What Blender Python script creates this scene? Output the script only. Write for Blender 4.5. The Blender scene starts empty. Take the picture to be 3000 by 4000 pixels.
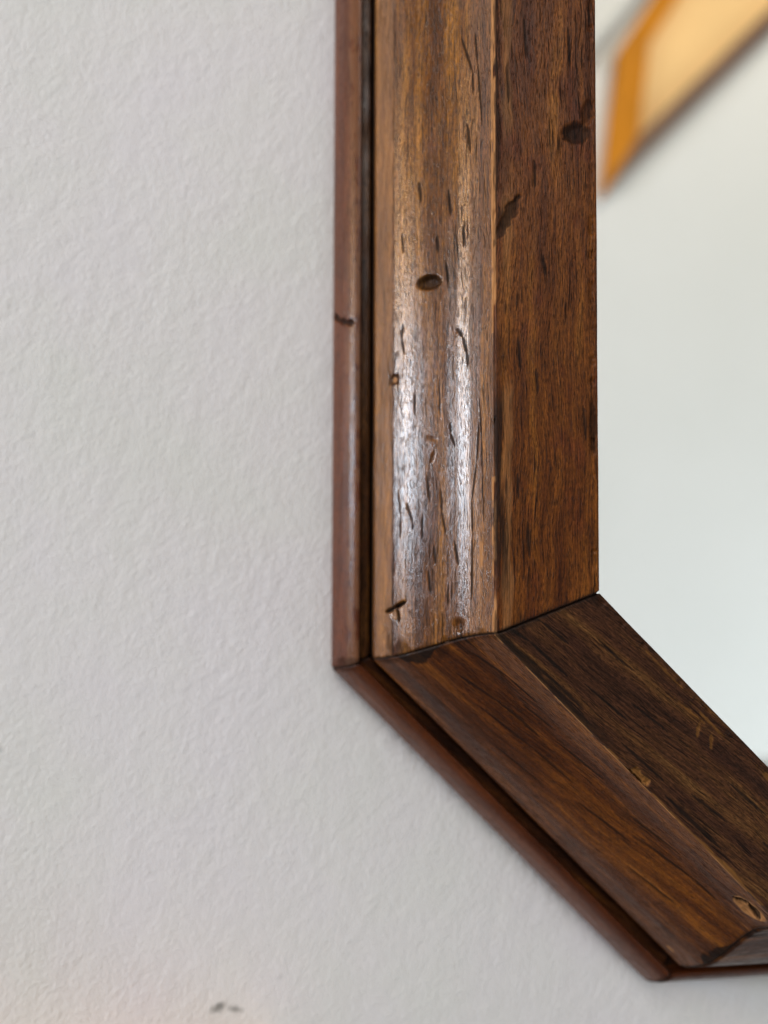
import bpy, math, random
import numpy as np
from mathutils import Matrix, Vector

S = bpy.context.scene
D = 0.160                                   # camera to wall, metres

# ------------------------------------------------------------------ camera
cam_d = bpy.data.cameras.new('camera')
cam = bpy.data.objects.new('camera', cam_d)
S.collection.objects.link(cam)
S.camera = cam
cam_d.sensor_fit = 'VERTICAL'
cam_d.sensor_height = 36.0
cam_d.lens = 26.0
cam_d.clip_start = 0.005
cam_d.clip_end = 60.0
right = Vector((0.99419211, -0.10757714, 0.00303593))
fwd = Vector((0.10741441, 0.99364098, 0.03376007))
up = Vector((-0.00664843, -0.03323789, 0.99942536))
m3 = Matrix((right, up, -fwd)).transposed()
cam.matrix_world = Matrix.Translation((0, -D, 0)) @ m3.to_4x4()
cam_d.dof.use_dof = True
cam_d.dof.focus_distance = 0.1285
cam_d.dof.aperture_fstop = 6.4

# ------------------------------------------------------------------ light
w = bpy.data.worlds.new('World'); S.world = w; w.use_nodes = True
bg = w.node_tree.nodes['Background']
bg.inputs[0].default_value = (1.0, 0.965, 0.90, 1)
bg.inputs[1].default_value = 0.12

def area(name, loc, target, sx, sy, power, col):
    l = bpy.data.lights.new(name, 'AREA'); l.shape = 'RECTANGLE'; l.size = sx; l.size_y = sy
    l.energy = power; l.color = col
    o = bpy.data.objects.new(name, l); S.collection.objects.link(o)
    o.location = loc
    o.rotation_euler = (Vector(target) - Vector(loc)).to_track_quat('-Z', 'Y').to_euler()
    return o
area('window_light', (-1.5, -0.24, 0.20), (0.0, -0.03, 0.02), 0.34, 0.28, 26.0, (0.70, 0.85, 1.0))
area('warm_lamp_light', (-1.45, -0.17, 0.53), (0.0, -0.03, 0.05), 0.14, 0.22, 8.5, (1.0, 0.56, 0.20))
area('added_front_key', (-0.35, -1.3, 1.0), (0.0, 0.0, 0.0), 0.8, 0.8, 15.5, (1.0, 0.975, 0.95))  # added soft key from the front to brighten the plaster, no real fixture
area('added_far_wall_fill', (1.5, -0.2, -0.9), (0.80, -1.2, -0.10), 0.8, 0.8, 20.0, (0.86, 0.95, 1.0))  # added cool fill aimed at the lower far wall
area('added_blind_fill', (1.0, -0.15, 1.7), (0.75, -1.2, 0.95), 0.4, 0.4, 13.0, (1.0, 0.90, 0.74))  # added warm fill that lifts the blind and its boards

S.view_settings.view_transform = 'Standard'
S.view_settings.look = 'None'
S.view_settings.gamma = 1.0
S.view_settings.exposure = 0.0
S.view_settings.use_curve_mapping = False
S.cycles.max_bounces = 8
S.cycles.use_denoising = True

# ------------------------------------------------------------------ helpers
def tag(o, label=None, cat=None, group=None, kind=None):
    if label: o['label'] = label
    if cat: o['category'] = cat
    if group: o['group'] = group
    if kind: o['kind'] = kind
    return o

class NT:
    def __init__(self, name):
        self.m = bpy.data.materials.new(name); self.m.use_nodes = True
        self.t = self.m.node_tree; self.n = self.t.nodes
        self.b = self.n['Principled BSDF']
    def val(self, sock, v):
        if isinstance(v, bpy.types.NodeSocket): self.t.links.new(v, sock)
        elif isinstance(v, (tuple, list)) and len(v) == 3 and sock.type == 'RGBA': sock.default_value = (*v, 1)
        else: sock.default_value = v
    def node(self, ty, **kw):
        n = self.n.new(ty)
        for k, v in kw.items(): setattr(n, k, v)
        return n
    def math(self, op, a, b=0.0, c=None, clamp=False):
        n = self.node('ShaderNodeMath', operation=op, use_clamp=clamp)
        self.val(n.inputs[0], a); self.val(n.inputs[1], b)
        if c is not None: self.val(n.inputs[2], c)
        return n.outputs[0]
    def comb(self, x, y, z=0.0):
        n = self.node('ShaderNodeCombineXYZ')
        for i, v in enumerate((x, y, z)): self.val(n.inputs[i], v)
        return n.outputs[0]
    def noise(self, vec, scale=1.0, detail=2.0, rough=0.5, dist=0.0):
        n = self.node('ShaderNodeTexNoise')
        self.val(n.inputs['Vector'], vec); n.inputs['Scale'].default_value = scale
        n.inputs['Detail'].default_value = detail; n.inputs['Roughness'].default_value = rough
        n.inputs['Distortion'].default_value = dist
        return n.outputs['Fac']
    def ramp(self, f, stops, mode='LINEAR'):
        n = self.node('ShaderNodeValToRGB'); self.val(n.inputs[0], f)
        e = n.color_ramp.elements; n.color_ramp.interpolation = mode
        while len(e) < len(stops): e.new(0.5)
        for i, (p, c) in enumerate(stops):
            e[i].position = p; e[i].color = (*c, 1) if isinstance(c, (tuple, list)) else (c, c, c, 1)
        return n.outputs[0]
    def mix(self, f, a, b, mode='MIX'):
        n = self.node('ShaderNodeMix', data_type='RGBA', blend_type=mode)
        self.val(n.inputs[0], f); self.val(n.inputs[6], a); self.val(n.inputs[7], b)
        return n.outputs[2]
    def mr(self, v, a, b, c=0.0, d=1.0):
        n = self.node('ShaderNodeMapRange'); self.val(n.inputs[0], v)
        for i, x in enumerate((a, b, c, d)): n.inputs[i + 1].default_value = x
        return n.outputs[0]
    def attr(self, name):
        return self.node('ShaderNodeAttribute', attribute_name=name).outputs['Fac']
    def bump(self, h, dist, strength=1.0, normal=None):
        n = self.node('ShaderNodeBump'); self.val(n.inputs['Height'], h)
        n.inputs['Distance'].default_value = dist; n.inputs['Strength'].default_value = strength
        if normal is not None: self.val(n.inputs['Normal'], normal)
        return n.outputs[0]

# wood: UV = (millimetres along the rail, millimetres across the moulding)
def wood(name, cols, seed, tint=0.5, pore=0.62, rough=0.36, coat=0.35, tan=(0.36, 0.17, 0.065), slant=0.0,
         fibre=0.62, blotch=(0.55, 0.8), spec=0.09):
    t = NT(name)
    uv = t.node('ShaderNodeUVMap', uv_map='grain').outputs[0]
    sp = t.node('ShaderNodeSeparateXYZ'); t.val(sp.inputs[0], uv)
    s, a0 = sp.outputs[0], sp.outputs[1]
    a0 = t.math('ADD', a0, t.math('MULTIPLY', s, slant))
    wv = t.noise(t.comb(t.math('MULTIPLY', s, 0.04), t.math('MULTIPLY', a0, 0.07), seed), 1, 2)
    a = t.math('ADD', a0, t.math('MULTIPLY', t.math('SUBTRACT', wv, 0.5), 3.5))
    broad = t.noise(t.comb(t.math('MULTIPLY', s, 0.022), t.math('MULTIPLY', a, 0.30), seed + 3), 1, 3, 0.6)
    col = t.ramp(broad, [(0.30, cols[0]), (0.46, cols[1]), (0.58, cols[2]), (0.72, cols[3])])
    bl = t.noise(t.comb(t.math('MULTIPLY', s, 0.10), t.math('MULTIPLY', a0, 0.17), seed + 8), 1, 3, 0.6)
    col = t.mix(t.mr(bl, blotch[0], blotch[1], 0, 0.85), col, cols[4])
    fine = t.noise(t.comb(t.math('MULTIPLY', s, 0.13), t.math('MULTIPLY', a, 3.6), seed + 1), 1, 3, 0.7)
    fine2 = t.noise(t.comb(t.math('MULTIPLY', s, 0.65), t.math('MULTIPLY', a, 3.0), seed + 11), 1, 3, 0.7)
    f1 = t.mr(fine, 0.3, 0.7, 1 - fibre, 1 + fibre * 0.9)
    f2 = t.mr(fine2, 0.3, 0.7, 1 - fibre * 0.55, 1 + fibre * 0.5)
    f = t.math('MULTIPLY', f1, f2)
    col = t.mix(1.0, col, t.comb(f, f, f), 'MULTIPLY')
    sg = t.mr(t.noise(t.comb(t.math('MULTIPLY', s, 0.8), t.math('MULTIPLY', a, 2.2), seed+31), 1.6, 3, 0.75), 0.3, 0.7, 0.72, 1.28)
    col = t.mix(1.0, col, t.comb(sg, sg, sg), 'MULTIPLY')
    # open pores: short dark dashes along the grain
    pv = t.comb(t.math('MULTIPLY', s, 0.14), t.math('MULTIPLY', a, 3.0), seed + 5)
    p1 = t.noise(pv, 1, 1.5, 0.5)
    pm = t.noise(t.comb(t.math('MULTIPLY', s, 0.03), t.math('MULTIPLY', a, 0.10), seed + 6), 1, 1)
    p1 = t.math('ADD', p1, t.mr(pm, 0.3, 0.7, -0.09, 0.06))
    pores = t.mr(p1, pore, pore + 0.05)
    p2 = t.mr(t.noise(t.comb(t.math('MULTIPLY', s, 0.55), t.math('MULTIPLY', a, 3.6), seed + 7), 1, 1.0), pore - 0.01, pore + 0.05)
    pores = t.math('MAXIMUM', pores, t.math('MULTIPLY', p2, 0.7))
    p3 = t.mr(t.noise(t.comb(t.math('MULTIPLY', s, 0.8), t.math('MULTIPLY', a, 5.2), seed + 17), 1, 0.5), 0.60, 0.68)
    pores = t.math('MAXIMUM', pores, t.math('MULTIPLY', p3, 0.55))
    col = t.mix(t.math('MULTIPLY', pores, 0.80), col, (0.008, 0.006, 0.005))
    # worn tan edges, dark grime, stains and painted groove shade carried by the mesh
    tn = t.attr('tan')
    brk = t.mr(fine, 0.35, 0.62, 0.55, 1.0)
    col = t.mix(t.math('MULTIPLY', tn, brk), col, tan)
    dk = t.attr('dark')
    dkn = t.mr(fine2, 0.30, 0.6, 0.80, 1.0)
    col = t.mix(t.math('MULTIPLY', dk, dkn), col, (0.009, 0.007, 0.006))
    t.val(t.b.inputs['Base Color'], col)
    grit = t.noise(t.comb(s, a0, seed), 3.6, 3, 0.7)
    grit2 = t.noise(t.comb(t.math('MULTIPLY', s, 0.5), a0, seed), 0.8, 3, 0.6)
    r = t.mr(grit2, 0.3, 0.7, rough - 0.10, rough + 0.14)
    r = t.math('ADD', r, t.math('MULTIPLY', pores, 0.25))
    r = t.math('ADD', r, t.math('MULTIPLY', tn, 0.2), clamp=True)
    t.val(t.b.inputs['Roughness'], r)
    t.val(t.b.inputs['Specular IOR Level'], t.mr(t.math('MAXIMUM', t.math('MAXIMUM', dk, pores), tn), 0, 1, spec, 0.05))
    t.val(t.b.inputs['Coat Weight'], t.math('MULTIPLY', t.math('SUBTRACT', 1.0, t.math('MAXIMUM', t.math('MULTIPLY', dk, 2.5, clamp=True), t.math('MAXIMUM', pores, tn))), coat, clamp=True))
    t.val(t.b.inputs['Coat Roughness'], t.math('ADD', t.mr(bl, 0.35, 0.65, 0.13, 0.24), t.mr(fine, 0.3, 0.7, -0.03, 0.05)))
    h = t.math('MULTIPLY', fine, 0.5)
    h = t.math('ADD', h, t.math('MULTIPLY', fine2, 0.4))
    h = t.math('ADD', h, t.math('MULTIPLY', grit, 0.55))
    h = t.math('SUBTRACT', h, t.math('MULTIPLY', pores, 1.1))
    nrm = t.bump(h, 0.00007, 1.0)
    big = t.bump(grit2, 0.00010, 1.0, nrm)
    t.val(t.b.inputs['Normal'], big)
    t.val(t.b.inputs['Coat Normal'], t.bump(t.math('SUBTRACT', grit, t.math('MULTIPLY', pores, 0.8)), 0.000042, 1.0))
    return t.m

def simple(name, col, rough=0.5, var=0.12, scale=30, bump=0.0):
    t = NT(name)
    co = t.node('ShaderNodeTexCoord').outputs['Object']
    n = t.noise(co, scale, 4)
    f = t.mr(n, 0.3, 0.7, 1 - var, 1 + var)
    t.val(t.b.inputs['Base Color'], t.mix(1.0, col, t.comb(f, f, f), 'MULTIPLY'))
    t.b.inputs['Roughness'].default_value = rough
    if bump: t.val(t.b.inputs['Normal'], t.bump(n, bump))
    return t.m

def mesh_obj(name, verts, faces, mat, parent=None, smooth=True):
    me = bpy.data.meshes.new(name)
    me.from_pydata([tuple(v) for v in verts], [], faces)
    me.validate(); me.update()
    me.materials.append(mat)
    if smooth: me.polygons.foreach_set('use_smooth', [True] * len(me.polygons))
    o = bpy.data.objects.new(name, me); S.collection.objects.link(o)
    if parent: o.parent = parent
    return o

def box(name, lo, hi, mat, parent=None):
    (x0, y0, z0), (x1, y1, z1) = lo, hi
    v = [(x0,y0,z0),(x1,y0,z0),(x1,y1,z0),(x0,y1,z0),(x0,y0,z1),(x1,y0,z1),(x1,y1,z1),(x0,y1,z1)]
    f = [(0,3,2,1),(4,5,6,7),(0,1,5,4),(1,2,6,5),(2,3,7,6),(3,0,4,7)]
    return mesh_obj(name, v, f, mat, parent, smooth=False)

# value noise in numpy (for worn edges)
_r = np.random.RandomState(7)
_tab = _r.rand(256, 256)
def vnoise(x, y):
    xi = np.floor(x).astype(int); yi = np.floor(y).astype(int)
    fx = x - xi; fy = y - yi
    fx = fx*fx*(3-2*fx); fy = fy*fy*(3-2*fy)
    g = lambda i, j: _tab[i % 256, j % 256]
    return (g(xi,yi)*(1-fx)+g(xi+1,yi)*fx)*(1-fy) + (g(xi,yi+1)*(1-fx)+g(xi+1,yi+1)*fx)*fy
def fbm(x, y, n=3):
    r = 0; am = 0.5
    for k in range(n):
        r = r + am*vnoise(x*2**k+17*k, y*2**k+5*k); am *= 0.5
    return r/(1-0.5**n)
def sst(x, a, b):
    t = np.clip((x-a)/(b-a), 0, 1); return t*t*(3-2*t)

# ------------------------------------------------------------------ wall
def wall_material():
    t = NT('painted_plaster')
    co = t.node('ShaderNodeTexCoord').outputs['Object']
    sp = t.node('ShaderNodeSeparateXYZ'); t.val(sp.inputs[0], co)
    x, z = sp.outputs[0], sp.outputs[2]
    # roller texture, slightly stretched and slanted
    u = t.math('ADD', x, t.math('MULTIPLY', z, -0.25)); v = z
    p = t.comb(t.math('MULTIPLY', u, 1000), t.math('MULTIPLY', v, 780), 0.0)
    n1 = t.noise(p, 1.0, 3, 0.6, 0.3)
    n2 = t.noise(p, 0.28, 2, 0.5, 0.3)
    n3 = t.noise(p, 2.6, 2, 0.5)
    h = t.math('ADD', t.math('MULTIPLY', n1, 0.6), t.math('MULTIPLY', n2, 0.75))
    h = t.math('ADD', h, t.math('MULTIPLY', n3, 0.2))
    patch = t.mr(t.noise(co, 30, 3, 0.6), 0.3, 0.7, 0.62, 1.05)
    h = t.math('MULTIPLY', h, patch)
    mott = t.noise(co, 22, 3, 0.6)
    c = t.ramp(mott, [(0.35, (0.655, 0.652, 0.632)), (0.5, (0.668, 0.652, 0.650)), (0.65, (0.670, 0.648, 0.664))])
    # a grey scuff with an uneven outline, and a small speck
    def spot(px, pz, rx, rz, amp, ang=0.0):
        dx = t.math('SUBTRACT', x, px); dz = t.math('SUBTRACT', z, pz)
        ca, sa = math.cos(ang), math.sin(ang)
        ex = t.math('ADD', t.math('MULTIPLY', dx, ca), t.math('MULTIPLY', dz, sa))
        ez = t.math('SUBTRACT', t.math('MULTIPLY', dz, ca), t.math('MULTIPLY', dx, sa))
        ex = t.math('DIVIDE', ex, rx); ez = t.math('DIVIDE', ez, rz)
        d = t.math('SQRT', t.math('ADD', t.math('MULTIPLY', ex, ex), t.math('MULTIPLY', ez, ez)))
        wob = t.noise(t.comb(t.math('MULTIPLY', x, 1000), t.math('MULTIPLY', z, 1000), 4.0), 0.9, 3, 0.6)
        d = t.math('ADD', d, t.math('MULTIPLY', t.math('SUBTRACT', wob, 0.5), 1.3))
        return t.mr(d, 1.05, 0.25, 0, amp)
    m = t.math('MAXIMUM', spot(-0.0170, -0.0979, 0.0022, 0.0013, 0.85, 0.5), spot(-0.0137, -0.0984, 0.0021, 0.0009, 0.7, -0.2))
    m = t.math('MAXIMUM', m, spot(-0.0615, -0.0437, 0.0010, 0.0008, 0.35))
    m = t.math('MAXIMUM', m, spot(-0.0045, -0.0925, 0.0011, 0.0004, 0.3, 0.9))
    c = t.mix(m, c, (0.17, 0.17, 0.16))
    t.val(t.b.inputs['Base Color'], c)
    t.b.inputs['Roughness'].default_value = 0.7
    t.b.inputs['Specular IOR Level'].default_value = 0.3
    t.val(t.b.inputs['Normal'], t.bump(h, 0.00028, 1.0))
    return t.m
wall = box('wall', (-0.6, 0.0, -0.9), (1.6, 0.12, 1.6), wall_material())
tag(wall, 'pale grey painted plaster wall with fine roller texture behind the mirror', 'wall', kind='structure')

# ------------------------------------------------------------------ mirror frame
X1, Z1, SL = 0.03732849*D, -0.17186653*D, 0.600966*D     # outer lower-left corner, short side
R2 = math.sqrt(0.5)
LONG, WIDE = 0.36, 0.20
P = [(X1, Z1)]
P.append((P[0][0] + SL*R2, P[0][1] - SL*R2))
P.append((P[1][0] + WIDE, P[1][1]))
P.append((P[2][0] + SL*R2, P[2][1] + SL*R2))
P.append((P[3][0], P[3][1] + LONG))
P.append((P[4][0] - SL*R2, P[4][1] + SL*R2))
P.append((P[5][0] - WIDE, P[5][1]))
P.append((P[6][0] - SL*R2, P[6][1] - SL*R2))
# rails: (start, end) so that s runs from start; inward normal given
CX = X1 + SL*R2 + WIDE/2; CZ = Z1 + LONG/2

BEAD = [(0,0),(0,.028),(.004,.0365),(.011,.0505),(.020,.0630),(.027,.0692),(.033,.0712),(.0336,.054)]
BODY = [(.031,.0530),(.0464,.0545),(.0467,.040),(.0482,.040),(.0488,.080),(.0500,.0865),(.069,.1195),(.079,.131),(.090,.1410),(.100,.1490),(.112,.1575),(.125,.1662),(.137,.1757),(.147,.1872),(.156,.202),(.1654,.2226)]
INNER = [(.1650,.2190),(.1662,.2266),(.1676,.2278),(.2731,.2442),(.2745,.2425),(.2745,.16)]

def profile(ctrl, step, soft=0.9):
    Pc = np.array(ctrl, float); o = []
    for a, b in zip(Pc[:-1], Pc[1:]):
        n = max(2, int(np.linalg.norm(b-a)*D*1000/step))
        o.append(a + (b-a)*np.linspace(0, 1, n, endpoint=False)[:, None])
    o = np.vstack(o + [Pc[-1:]])
    arc = np.r_[0, np.cumsum(np.linalg.norm(np.diff(o, axis=0), axis=1))]*D*1000
    # smooth corners a little, keeping arc coordinates
    k = max(1, int(soft/step)); q = o.copy()
    for _ in range(2):
        c = np.cumsum(np.vstack([np.zeros((1, 2)), np.pad(q, ((k//2, k//2), (0, 0)), mode='edge')]), axis=0)
        L_ = 2*(k//2)
        sm = (c[L_+1:] - c[:-L_-1])/(L_+1) if L_ else q
        sm[0], sm[-1] = q[0], q[-1]
        q = sm
    t = np.gradient(q, axis=0); t /= np.linalg.norm(t, axis=1)[:, None] + 1e-9
    nrm = np.stack([-t[:, 1], t[:, 0]], axis=1)            # outward (towards the viewer)
    return q, arc, nrm

# ---- marks, in millimetres: s along the rail from its lower corner, a across the moulding
def ell(Sg, Ag, s0, a0, rs, ra, rot=0.0, wob=0.25, f=1.2):
    ds, da = Sg-s0, Ag-a0
    c, s_ = math.cos(rot), math.sin(rot)
    u = (ds*c + da*s_)/rs; v = (-ds*s_ + da*c)/ra
    d = np.sqrt(u*u+v*v)
    return d + (fbm(Sg*f+s0, Ag*f+a0)-0.5)*wob
def stroke(Sg, Ag, pts, wd):
    best = np.full(Sg.shape, 1e9)
    for (s0, a0), (s1, a1) in zip(pts[:-1], pts[1:]):
        ls, la = s1-s0, a1-a0; L2 = ls*ls+la*la
        tt = np.clip(((Sg-s0)*ls+(Ag-a0)*la)/L2, 0, 1)
        d = np.hypot(Sg-s0-tt*ls, Ag-a0-tt*la)
        best = np.minimum(best, d/(wd*(1-0.75*np.abs(2*tt-1)**3)))
    return best

def marks_left_body(Sg, Ag, disp, dark, tan):
    Ag = Ag + 3.85
    d = ell(Sg, Ag, 75.25, 30.6, 1.55, 2.75, 0.08, 0.12)
    disp -= 1.05*sst(d, 1.05, 0.45); dark[:] = np.maximum(dark, 0.78*sst(d, 1.06, 0.85))
    
    d = ell(Sg, Ag, 57.9, 22.3, 1.05, 1.15, 0.0, 0.2)       # small square dent
    disp -= 0.45*sst(d, 1.1, 0.6); dark[:] = np.maximum(dark, 0.7*sst(d, 1.15, 0.95)*sst(d, 0.45, 0.75)); tan[:] = np.maximum(tan, sst(d, 0.7, 0.4))
    d = stroke(Sg, Ag, [(59.5, 21.2), (56.6, 21.0)], 0.30); dark[:] = np.maximum(dark, .8*sst(d, 1.2, .6)); disp -= .25*sst(d, 1.2, .3)
    d = stroke(Sg, Ag, [(59.0, 23.4), (56.6, 23.5)], 0.34); dark[:] = np.maximum(dark, .8*sst(d, 1.2, .6)); disp -= .25*sst(d, 1.2, .3)
    # T-shaped gouge
    d = stroke(Sg, Ag, [(12.9, 19.9), (13.9, 22.6), (15.3, 25.6)], 0.42); dark[:] = np.maximum(dark, sst(d, 1.2, .7)); disp -= .9*sst(d, 1.3, .3)
    d = stroke(Sg, Ag, [(14.0, 23.3), (11.4, 24.0)], 0.46); dark[:] = np.maximum(dark, sst(d, 1.2, .7)); disp -= .9*sst(d, 1.3, .3)
    d = ell(Sg, Ag, 12.8, 22.6, 0.9, 1.5, 0.5, 0.6)
    tan[:] = np.maximum(tan, 0.5*sst(d, 1.05, 0.8)); disp -= 0.2*sst(d, 1.1, 0.7)
    # glossy dents near the joint and reddish ones higher up
    for (s0, a0, rs, ra, dp) in [(11.6, 36.7, 1.3, 1.1, .40), (8.6, 33.8, .9, .8, .35), (45.9, 31.2, .45, 1.2, .12), (42.4, 31.4, 1.2, .4, .2),
                             (8.0, 35.0, .5, .5, .1)]:
        d = ell(Sg, Ag, s0, a0, rs, ra, 0.3, 0.5)
        disp -= dp*sst(d, 1.2, 0.3); dark[:] = np.maximum(dark, 0.35*sst(d, 0.9, 0.4))
    # long open checks
    for pts, wd in [([(65.8,36.2),(64.0,37.5),(60.8,38.5),(58.5,38.7)],.36), ([(68.2,24.8),(65.5,24.4),(62.4,25.3)],.32), ([(48.5,34.9),(46.5,35.0),(44.1,35.9)],.27),
                    ([(36.5,23.5),(31.5,24.3),(27.3,24.2)],.26), ([(34,25.7),(30,27.2),(28.8,27.1)],.30), ([(36.4,33.0),(32,33.2),(28.2,34.0)],.27), ([(39,30.2),(34,30.8)],.28),
                    ([(48,41.4),(40.6,40.8),(34,39.6),(28,39.7),(16.5,39.5)],.30), ([(27,35.7),(22.4,36.6)],.32), ([(52,41.5),(45,42.2),(38,42.3),(30,42.7)],.18),
                    ([(103,38.6),(97.5,39.3)],.35), ([(120,37.2),(112,39.9),(108,40.0)],.3), ([(119,40.5),(113,41.2),(101,42.4)],.26), ([(92,34.5),(87,35)],.35), ([(84.5,37.6),(80.5,37.8)],.28),
                    ([(25.5,22.6),(18,22.4),(12,22.3),(6,22.2)],.16), ([(32,29.3),(27,29.2)],.22), ([(57,32.6),(50,32.8)],.2), ([(26,31.6),(22.5,31.9)],.3), ([(21.5,30.4),(17,30.9)],.3),
                    ([(55,27.6),(50.5,27.5)],.25), ([(84,32.2),(80.6,32.4)],.4), ([(86,24.5),(82,24.9)],.35), ([(95,28.4),(91,28.9)],.4), ([(78.5,34.0),(74.5,34.6)],.3)]:
        d = stroke(Sg, Ag, pts, wd)
        dark[:] = np.maximum(dark, 0.93*sst(d, 1.15, 0.6)); disp -= 0.04*sst(d, 1.3, 0.3)
    # dark smear along the lower joint
    e = (Sg - (Ag-0)*0.0)
    d = ell(Sg, Ag, 4.3+0.16*(0), 25.5, 3.2, 5.5, 0.75, 0.8, 0.5); dark[:] = np.maximum(dark, 0.55*sst(d, 1.15, 0.7))
    # worn tan ridge edge
    top = 52.0
    ed = Ag.max()
    worn = sst(Ag, ed-0.75, ed-0.25)
    tan[:] = np.maximum(tan, worn*sst(fbm(Sg*.25, Sg*0+3), .30, .45)*np.where((Sg > 38) & (Sg < 63), 0.15, 1.0))
    tan[:] = np.maximum(tan, 0.7*sst(ell(Sg, Ag, 24.5, 42.0, 2.6, 0.6, 0, .5), 1.1, .7))
    tan[:] = np.maximum(tan, (0.22+.28*fbm(Sg*.10, Ag*.3+9))*sst(Ag, 16.2, 16.9)*sst(Ag+.5*fbm(Sg*.5, Sg*0), 22.5, 22.0)*(.6+.4*sst(fbm(Sg*.35, Ag*2.), .3, .55)))
    dark[:] = np.maximum(dark, .45*sst(np.abs(Ag+.5*fbm(Sg*.5, Sg*0)-22.5), .3, .05)*sst(fbm(Sg*.3, Sg*0+6), .35, .5))

def marks_left_inner(Sg, Ag, disp, dark, tan):
    d = ell(Sg, Ag, 83.0, 3.5, 3.9, 1.25, 0.50, 0.9, 0.6) + 0.12*(Sg-83)/3.5
    dark[:] = np.maximum(dark, 0.80*sst(d, 1.08, 0.9)); disp -= 0.3*sst(d, 1.1, 0.7)
    d = ell(Sg, Ag, 97.4, 15.3, 2.0, 2.6, 0.0, 0.25); dark[:] = np.maximum(dark, 0.80*sst(d, 1.08, 0.8)); disp -= 0.5*sst(d, 1.1, 0.5)
    d = ell(Sg, Ag, 101.2, 17.4, 2.6, 1.3, 0.3, 0.4); dark[:] = np.maximum(dark, 0.35*sst(d, 1.1, 0.5)); disp -= 0.3*sst(d, 1.1, 0.6)
    d = ell(Sg, Ag, 46.5, 17.9, 4.6, 0.8, 0.0, 0.6); dark[:] = np.maximum(dark, 0.7*sst(d, 1.1, 0.7)); disp -= 0.2*sst(d, 1.1, 0.6)
    # dark stain beside the ridge
    wdt = 0.7 + 1.9*fbm(Sg*.13, Sg*0+2)
    d = np.abs(Ag-1.5)/wdt + (fbm(Sg*.22, Ag*3.2+4)-.5)*2.2
    env = sst(Sg, 14, 24)*sst(Sg, 68, 60)
    dark[:] = np.maximum(dark, 0.86*sst(d, 1.15, 0.35)*env*(.35+.65*sst(fbm(Sg*.09, Sg*0+8), .35, .55)))
    d = np.abs(Ag-1.6)/0.8 + (fbm(Sg*.3, Ag*3+9)-.5)*2.6
    dark[:] = np.maximum(dark, 0.7*sst(d, .9, 0.5)*sst(Sg, 70, 85))
    d = stroke(Sg, Ag, [(15, 1.1), (4, 1.2)], .6); dark[:] = np.maximum(dark, .7*sst(d, 1.3, .6))
    d = ell(Sg, Ag, 47.9, 0.3, 0.9, 0.8, 0, .5); dark[:] = np.maximum(dark, 0.9*sst(d, 1.1, 0.8)); disp -= 0.35*sst(d, 1.2, .4)
    for pts, wd in [([(62,5.2),(56,5.6)],.3), ([(38.5,5.0),(34,5.2)],.3), ([(30.2,6.7),(24,7.0)],.36), ([(56.5,8.2),(52,8.5)],.3), ([(50,16.2),(44,16.6)],.3),
                    ([(110,3.4),(103,3.7)],.3), ([(116,14),(110,14.2)],.3), ([(76,9.6),(72.5,9.8)],.3), ([(118,6.4),(111,6.7)],.25), ([(93,8),(88,8.2)],.3)]:
        d = stroke(Sg, Ag, pts, wd); dark[:] = np.maximum(dark, .85*sst(d, 1.15, .6)); disp -= .04*sst(d, 1.3, .3)
    worn = sst(Ag, 1.55, 1.25)*sst(Ag, 0.3, 0.6)
    tan[:] = np.maximum(tan, worn*sst(fbm(Sg*.22, Sg*0+3), .28, .42)*np.where((Sg > 38) & (Sg < 63), 0.12, 1.0))
    d = np.abs(Ag-3.4)/1.1+(fbm(Sg*.2, Ag+7)-.5)*1.5
    tan[:] = np.maximum(tan, .38*sst(d, 1.0, .3)*sst(fbm(Sg*.05, Sg*0+1), .35, .6))

def marks_left_bead(Sg, Ag, disp, dark, tan):
    d = stroke(Sg, Ag, [(74.6, 4.2), (72.6, 7.2), (71.6, 9.8), (71.2, 11.8)], .75); dark[:] = np.maximum(dark, .9*sst(d, 1.15, .7)); disp -= .55*sst(d, 1.25, .3)
    d = ell(Sg, Ag, 2.0, 12.0, 1.4, 6, 0, .5); dark[:] = np.maximum(dark, .6*sst(d, 1.1, .6))
    tan[:] = np.maximum(tan, .42*sst(Ag, 9.2, 10.8)*sst(fbm(Sg*.5, Ag), .3, .5))

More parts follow.
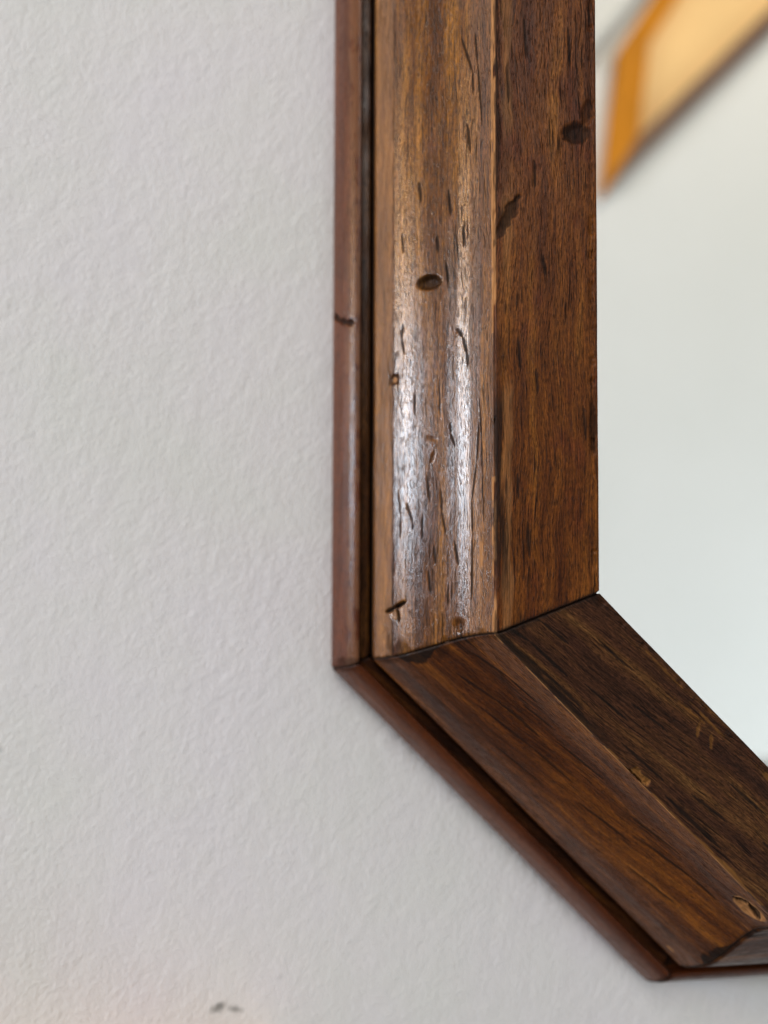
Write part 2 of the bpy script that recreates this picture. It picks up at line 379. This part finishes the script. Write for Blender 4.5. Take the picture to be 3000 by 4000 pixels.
def marks_diag_body(Sg, Ag, disp, dark, tan):
    Ag = Ag + 3.85
    
    d = ell(Sg, Ag, 9.0, 32.5, 1.2, 2.0, 0.3, .5); dark[:] = np.maximum(dark, .5*sst(d, 1.08, .75))
    # knot: tan ring round a dark eye
    d = ell(Sg, Ag, 80.5, 41.6, 3.5, 2.2, 0.0, .2); tan[:] = np.maximum(tan, .95*sst(d, 1.05, .9)); disp -= .5*sst(d, .9, .5)
    d = stroke(Sg, Ag, [(77.6, 40.5), (80.2, 41.8), (83.6, 41.3)], .75); dark[:] = np.maximum(dark, .96*sst(d, 1.1, .8)); disp -= .5*sst(d, 1.2, .4)
    d = ell(Sg, Ag, 87.0, 18.4, 1.0, .35, 0.1, .4); tan[:] = np.maximum(tan, 1.0*sst(d, 1.05, .8))
    for pts, wd in [([(14,31),(24,33.4),(33,34.2)],.35), ([(12,36.5),(20,38.8),(27,39.6)],.3), ([(22,29.5),(34,31.3),(44,32.2)],.32), ([(36,36.2),(46,37.8)],.3), ([(48,30),(60,32)],.32),
                    ([(55,36),(66,38.2)],.3), ([(64,27.5),(76,29.4)],.3), ([(30,25.3),(42,27)],.24), ([(60,33.8),(72,36.3),(78,36.6)],.34), ([(26,36.6),(33,37.8)],.28)]:
        d = stroke(Sg, Ag, pts, wd); dark[:] = np.maximum(dark, .85*sst(d, 1.2, .6)); disp -= .04*sst(d, 1.3, .3)
    ed = Ag.max()
    tan[:] = np.maximum(tan, sst(Ag, ed-.45, ed-.1)*sst(fbm(Sg*.35, Sg*0+5), .38, .5))

def marks_diag_inner(Sg, Ag, disp, dark, tan):
    d = ell(Sg, Ag, 46.2, 1.3, 2.6, 1.3, 0.2, 1.1); tan[:] = np.maximum(tan, .85*sst(d, 1.05, .85)); disp -= .4*sst(d, 1.05, .7)
    d = stroke(Sg, Ag, [(60, 1.0), (66, 1.3), (74, 1.2)], .75) + (fbm(Sg*.5, Ag*2)-.5)*1.0; tan[:] = np.maximum(tan, .8*sst(d, 1.1, .5))
    worn = sst(Ag, 1.5, 1.2)*sst(Ag, 0.3, 0.6)
    tan[:] = np.maximum(tan, .8*worn*sst(fbm(Sg*.3, Sg*0+3), .35, .45))
    # yellowish bruised chips along the mirror edge
    for s0, a0, rs, ra, r_ in [(44.5, 15.8, 3.2, .30, .10), (47.5, 14.6, 1.6, .35, -.9), (50.5, 14.8, 1.7, .35, -.8), (48, 16.9, 5.2, .28, 0), (62, 17.5, 2.4, .7, .1), (36, 17.6, 5.5, .22, 0), (70, 15.9, 3, .3, .1)]:
        d = ell(Sg, Ag, s0, a0, rs, ra, r_, 1.2); tan[:] = np.maximum(tan, .7*sst(d, 1.15, .5)); disp -= .12*sst(d, 1.1, .7)
    for pts, wd in [([(9,3.0),(16,4.6),(25,5.0)],.36), ([(9.5,6.4),(15,8.4),(21,9.0)],.34), ([(10,9.5),(15,11.4)],.3), ([(12,1.5),(20,2.6),(31,3.0)],.35), ([(28,6.2),(38,7.1)],.28),
                    ([(40,3.6),(50,4.2)],.3), ([(36,9.6),(44,10.6)],.25), ([(55,6),(63,7)],.3), ([(58,12),(67,12.7)],.3), ([(25,13),(32,13.7)],.25), ([(52,2.6),(66,3.0)],.4), ([(70,9),(78,9.6)],.32)]:
        d = stroke(Sg, Ag, pts, wd); dark[:] = np.maximum(dark, .9*sst(d, 1.2, .6)); disp -= .04*sst(d, 1.3, .3)
    d = np.abs(Ag-1.3)/1.3+(fbm(Sg*.4, Ag*1.5)-.5)*1.2
    dark[:] = np.maximum(dark, .8*sst(d, 1, .5)*sst(Sg, 5, 9)*sst(Sg, 44, 30))

def strip(name, i, ctrl, step, mat, parent, marks=None, sstep=0.3, dense=None, edge=0.0, seed=0.0, rp=1.0, soft=0.9):
    """one moulding strip along side i of the octagon, mitred at both ends"""
    a, b = np.array(P[i]), np.array(P[(i+1) % 8])
    if i == 7: a, b = b, a                                  # the left side: s runs upward from its lower corner
    Lr = float(np.linalg.norm(b-a)); d = (b-a)/Lr
    n = np.array([-d[1], d[0]])
    if n @ (np.array([CX, CZ]) - a) < 0: n = -n
    q, arc, nrm = profile(ctrl, step, soft)
    Lm = Lr*1000
    if dense is None or dense >= Lm: us = np.linspace(0, 1, max(2, int(Lm/sstep)))
    else: us = np.r_[np.linspace(0, dense/Lm, int(dense/sstep), endpoint=False), np.linspace(dense/Lm, 1, 60)]
    wmm = q[:, 0]*D*1000
    t0 = wmm*math.tan(math.radians(22.5))
    Sg = t0[None, :] + us[:, None]*(Lm - 2*t0)[None, :]
    Ag = np.broadcast_to(arc[None, :], Sg.shape).copy()
    disp = np.zeros_like(Sg); dark = np.zeros_like(Sg); tan = np.zeros_like(Sg)
    dj = np.minimum(Sg-t0[None, :], (Lm-t0)[None, :]-Sg)    # distance to the mitre
    if marks: marks(Sg, Ag, disp, dark, tan)
    if ctrl is BODY and i == 0:
        wq = 2.6*sst(Ag, 19, 21)*sst(Ag, 31, 23)*(.5+fbm(Ag*.8, Sg*.5))
        dark[:] = np.maximum(dark, .94*sst(dj, wq+.01, wq*.75))
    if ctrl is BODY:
        dark[:] = np.maximum(dark, (.20+.20*fbm(Sg*.4, Ag*.6))*(q[:, 0] < .0489)[None, :])  # groove floor: recess shade and dark wax painted into the colour
        dark[:] = np.maximum(dark, .97*((q[:, 0] > .0464) & (q[:, 0] < .0490))[None, :])  # slit: black wax joint with its recess shade painted in
    jn = fbm(Ag*1.3+seed, Ag*0+i)[:1]
    disp -= 0.50*sst(dj, 0.28+0.30*jn, 0.0)
    dark[:] = np.maximum(dark, 0.95*sst(dj, 0.32+0.6*jn, 0.15))
    dark[:] = np.maximum(dark, 0.55*sst(dj + 2.0*(fbm(Sg*.7, Ag*.6+i)-.5), 1.3, 0.2))
    # hand-worn surface: long low waves, finer ripples, nicks on the corners
    disp += rp*(0.14*(fbm(Sg*.06+seed, Ag*.14)-.5) + 0.04*(fbm(Sg*.25+seed, Ag*.8)-.5) + 0.012*(fbm(Sg*1.1, Ag*2.5+seed)-.5))
    if edge:
        ek = sst(np.abs(Ag-Ag.max()*0-edge), 0.9, 0.0)
        disp -= ek*(0.35*sst(fbm(Sg*.5+seed, Sg*0+i), .55, .85) + 0.10*fbm(Sg*2.2, Sg*0+seed))
    wv = wmm[None, :] + disp*nrm[None, :, 0]
    hv = (q[:, 1]*D*1000)[None, :] + disp*nrm[None, :, 1]
    hv = hv - (0.22 if i % 2 == 0 else 0.0)*np.clip(hv/30, 0, 1)
    hv = np.maximum(hv, 0.0)
    X = a[0] + (Sg*d[0] + wv*n[0])/1000; Z = a[1] + (Sg*d[1] + wv*n[1])/1000; Y = -hv/1000
    V = np.stack([X, Y, Z], axis=-1).reshape(-1, 3)
    ns, na = Sg.shape
    idx = np.arange(ns*na).reshape(ns, na)
    F = np.stack([idx[:-1, :-1], idx[1:, :-1], idx[1:, 1:], idx[:-1, 1:]], axis=-1).reshape(-1, 4)
    cr = d[0]*n[1]-d[1]*n[0]
    if cr > 0: F = F[:, ::-1]
    me = bpy.data.meshes.new(name)
    me.vertices.add(len(V)); me.vertices.foreach_set('co', V.ravel())
    me.loops.add(F.size); me.polygons.add(len(F))
    me.loops.foreach_set('vertex_index', F.ravel())
    me.polygons.foreach_set('loop_start', np.arange(0, F.size, 4))
    me.update(calc_edges=True)
    me.polygons.foreach_set('use_smooth', np.ones(len(F), bool))
    uv = me.uv_layers.new(name='grain')
    U = np.stack([Sg, Ag], axis=-1).reshape(-1, 2)[F.ravel()]
    uv.data.foreach_set('uv', U.ravel())
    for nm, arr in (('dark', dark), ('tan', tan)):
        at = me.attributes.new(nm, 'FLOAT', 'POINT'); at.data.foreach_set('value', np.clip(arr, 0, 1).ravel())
    me.materials.append(mat)
    me.validate(); me.update()
    o = bpy.data.objects.new(name, me); S.collection.objects.link(o)
    o.parent = parent
    return o

mirror = bpy.data.objects.new('wall_mirror', None); S.collection.objects.link(mirror)
mirror.empty_display_size = 0.02
tag(mirror, 'octagonal wall mirror in a thick worn dark brown wooden frame with mitred corners', 'mirror')

# dark, mid, warm, light, blotch
c_left_body = ((.044,.013,.003), (.100,.034,.007), (.158,.058,.009), (.24,.098,.019), (.066,.015,.005))
c_left_in = ((.044,.011,.003), (.092,.026,.0045), (.130,.040,.006), (.19,.068,.010), (.074,.014,.006))
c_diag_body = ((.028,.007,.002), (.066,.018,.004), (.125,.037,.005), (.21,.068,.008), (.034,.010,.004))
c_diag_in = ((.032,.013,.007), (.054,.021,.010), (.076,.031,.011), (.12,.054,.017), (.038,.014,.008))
c_bead = ((.044,.009,.002), (.070,.016,.003), (.090,.022,.005), (.115,.033,.008), (.036,.008,.002))
M_lb = wood('left_moulding_wood', c_left_body, 1.0, pore=0.625, rough=0.34, coat=0.9, fibre=0.8)
M_li = wood('left_flat_wood', c_left_in, 21.0, pore=0.62, rough=0.50, coat=0.08)
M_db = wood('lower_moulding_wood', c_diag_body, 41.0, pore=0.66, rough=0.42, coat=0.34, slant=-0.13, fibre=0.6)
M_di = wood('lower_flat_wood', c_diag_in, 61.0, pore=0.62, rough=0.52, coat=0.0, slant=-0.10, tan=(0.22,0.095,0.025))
M_be = wood('bead_wood', c_bead, 81.0, pore=0.70, rough=0.40, coat=0.42, fibre=0.3, tan=(0.20,0.10,0.05))

for i in range(8):
    left, diag, bot = i == 7, i == 0, i == 1
    near = left or diag
    st = 0.16 if near else (0.3 if bot else 0.8)
    ss = 0.22 if near else (0.35 if bot else 2.0)
    dn = 150 if left else (60 if bot else None)
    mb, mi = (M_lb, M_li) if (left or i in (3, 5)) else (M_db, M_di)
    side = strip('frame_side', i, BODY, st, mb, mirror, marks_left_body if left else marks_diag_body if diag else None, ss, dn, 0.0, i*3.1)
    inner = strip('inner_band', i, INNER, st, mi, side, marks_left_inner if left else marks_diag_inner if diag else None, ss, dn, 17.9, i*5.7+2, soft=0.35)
    bead = strip('outer_bead', i, BEAD, st, M_be, side, marks_left_bead if left else None, ss, dn, 0.0, i*2.3+4, rp=0.4)

# glass and backing
def octagon(w):
    k = math.tan(math.radians(22.5))*w
    o = []
    for i in range(8):
        a = np.array(P[i]); p_ = np.array(P[i-1]); n_ = np.array(P[(i+1) % 8])
        d1 = (a-p_)/np.linalg.norm(a-p_); d2 = (n_-a)/np.linalg.norm(n_-a)
        nn = np.array([-d1[1], d1[0]]) + np.array([-d2[1], d2[0]])
        nn = nn/np.linalg.norm(nn)
        if nn @ (np.array([CX, CZ])-a) < 0: nn = -nn
        o.append(a + nn*w/math.cos(math.radians(22.5)))
    return o
def slab(name, w, y0, y1, mat, parent):
    o = octagon(w)
    v = [(p[0], y0, p[1]) for p in o] + [(p[0], y1, p[1]) for p in o]
    f = [tuple(range(8)), tuple(range(15, 7, -1))] + [(i, i+8, (i+1) % 8+8, (i+1) % 8) for i in range(8)]
    return mesh_obj(name, v, f, mat, parent, smooth=False)
g = NT('silvered_glass')
g.b.inputs['Base Color'].default_value = (0.90, 0.93, 0.925, 1)
g.b.inputs['Metallic'].default_value = 1.0
gn = g.noise(g.node('ShaderNodeTexCoord').outputs['Object'], 60, 2)
g.val(g.b.inputs['Roughness'], g.mr(gn, 0.3, 0.7, 0.004, 0.012))
slab('mirror_glass', 0.262*D, -0.200*D, -0.175*D, g.m, mirror)
slab('backing_board', 0.050*D, -0.0015, -0.004, simple('backing_board_wood', (.16, .10, .06), .7), mirror)

# unseen wooden ledge, added to throw warm light on the wall's lower left
ledge = box('added_bounce_ledge', (-0.50, -0.022, -0.125), (-0.006, 0.0, -0.1032), simple('bounce_ledge_wood', (.42, .25, .14), .6, .15, 40))
tag(ledge, 'unseen brown wooden ledge added below the mirror on its left to bounce warm light', 'ledge')

# ------------------------------------------------------------------ what the mirror shows: the far side of the room
YO = -1.2
def far_wall_material():
    t = NT('far_wall_paint')
    co = t.node('ShaderNodeTexCoord').outputs['Object']
    n = t.noise(co, 3, 3)
    t.val(t.b.inputs['Base Color'], t.ramp(n, [(0.3, (.74, .74, .72)), (0.7, (.78, .775, .76))]))
    t.b.inputs['Roughness'].default_value = 0.8
    return t.m
M_far = far_wall_material()
fw = box('far_wall', (0.30, YO-0.1, -0.42), (2.6, YO, 2.6), M_far)
tag(fw, 'smooth off white wall across the room seen in the mirror', 'wall', kind='structure')
sk = box('far_skirting_board', (0.30, YO-0.1, -0.62), (2.6, YO+0.02, -0.422), simple('far_skirting_paint', (.22, .22, .23), .6))
tag(sk, 'grey skirting board at the foot of the wall seen in the mirror', 'skirting board', kind='structure')

tr = box('far_cornice', (0.0, 0.0, 0.0), (0.30, 0.03, 0.016), simple('far_cornice_paint', (.42, .42, .41), .7))
tr.location = (0.500, YO+0.001, 0.853); tr.rotation_euler = (0, -math.radians(51), 0)
tag(tr, 'grey painted cornice strip on the wall seen in the mirror', 'cornice', kind='structure')

# wooden roof window with a yellow blind, its frame boards standing off the wall
win = bpy.data.objects.new('roof_window', None); S.collection.objects.link(win)
tag(win, 'slanting pine framed roof window with a yellow blind reflected in the mirror', 'window')
Q = [(0.5695, 0.8969), (0.5362, 0.6235), (0.9639, 1.0512), (0.7487, 1.1777)]     # left top, left bottom, right bottom, right top
def board(name, p, q, r, s_, y0, y1, mat):
    v = [(a[0], YO+y0, a[1]) for a in (p, q, r, s_)] + [(a[0], YO+y1, a[1]) for a in (p, q, r, s_)]
    f = [(0,1,2,3), (7,6,5,4), (0,4,5,1), (1,5,6,2), (2,6,7,3), (3,7,4,0)]
    return mesh_obj(name, v, f, mat, win, smooth=False)
def inset(Q, ds):
    out = []; n = len(Q); lines = []
    c = np.mean(np.array(Q), axis=0)
    for i in range(n):
        a, b = np.array(Q[i]), np.array(Q[(i+1) % n]); d = (b-a)/np.linalg.norm(b-a)
        nn = np.array([-d[1], d[0]])
        if nn @ (c-a) < 0: nn = -nn
        lines.append((a+nn*ds[i], d))
    for i in range(n):
        (a, d), (b, e) = lines[i-1], lines[i]
        t = np.linalg.solve(np.array([d, -e]).T, b-a); out.append(tuple(a+d*t[0]))
    return out
In = inset(Q, [0.052, 0.030, 0.04, 0.040])
pine = simple('orange_pine', (.56, .20, .002), .9, .15, 12)
pine_shade = simple('shaded_pine', (.12, .05, .02), .5, .15, 12)  # pine of the lower board, its reveal shade put into the colour
blind = simple('yellow_blind', (.86, .56, .25), .8, .04, 6)
for k in range(4):
    board('frame_board', Q[k], Q[(k+1) % 4], In[(k+1) % 4], In[k], 0.001, 0.030, pine_shade if k == 1 else pine)
board('blind', In[0], In[1], In[2], In[3], 0.001, 0.012, blind)
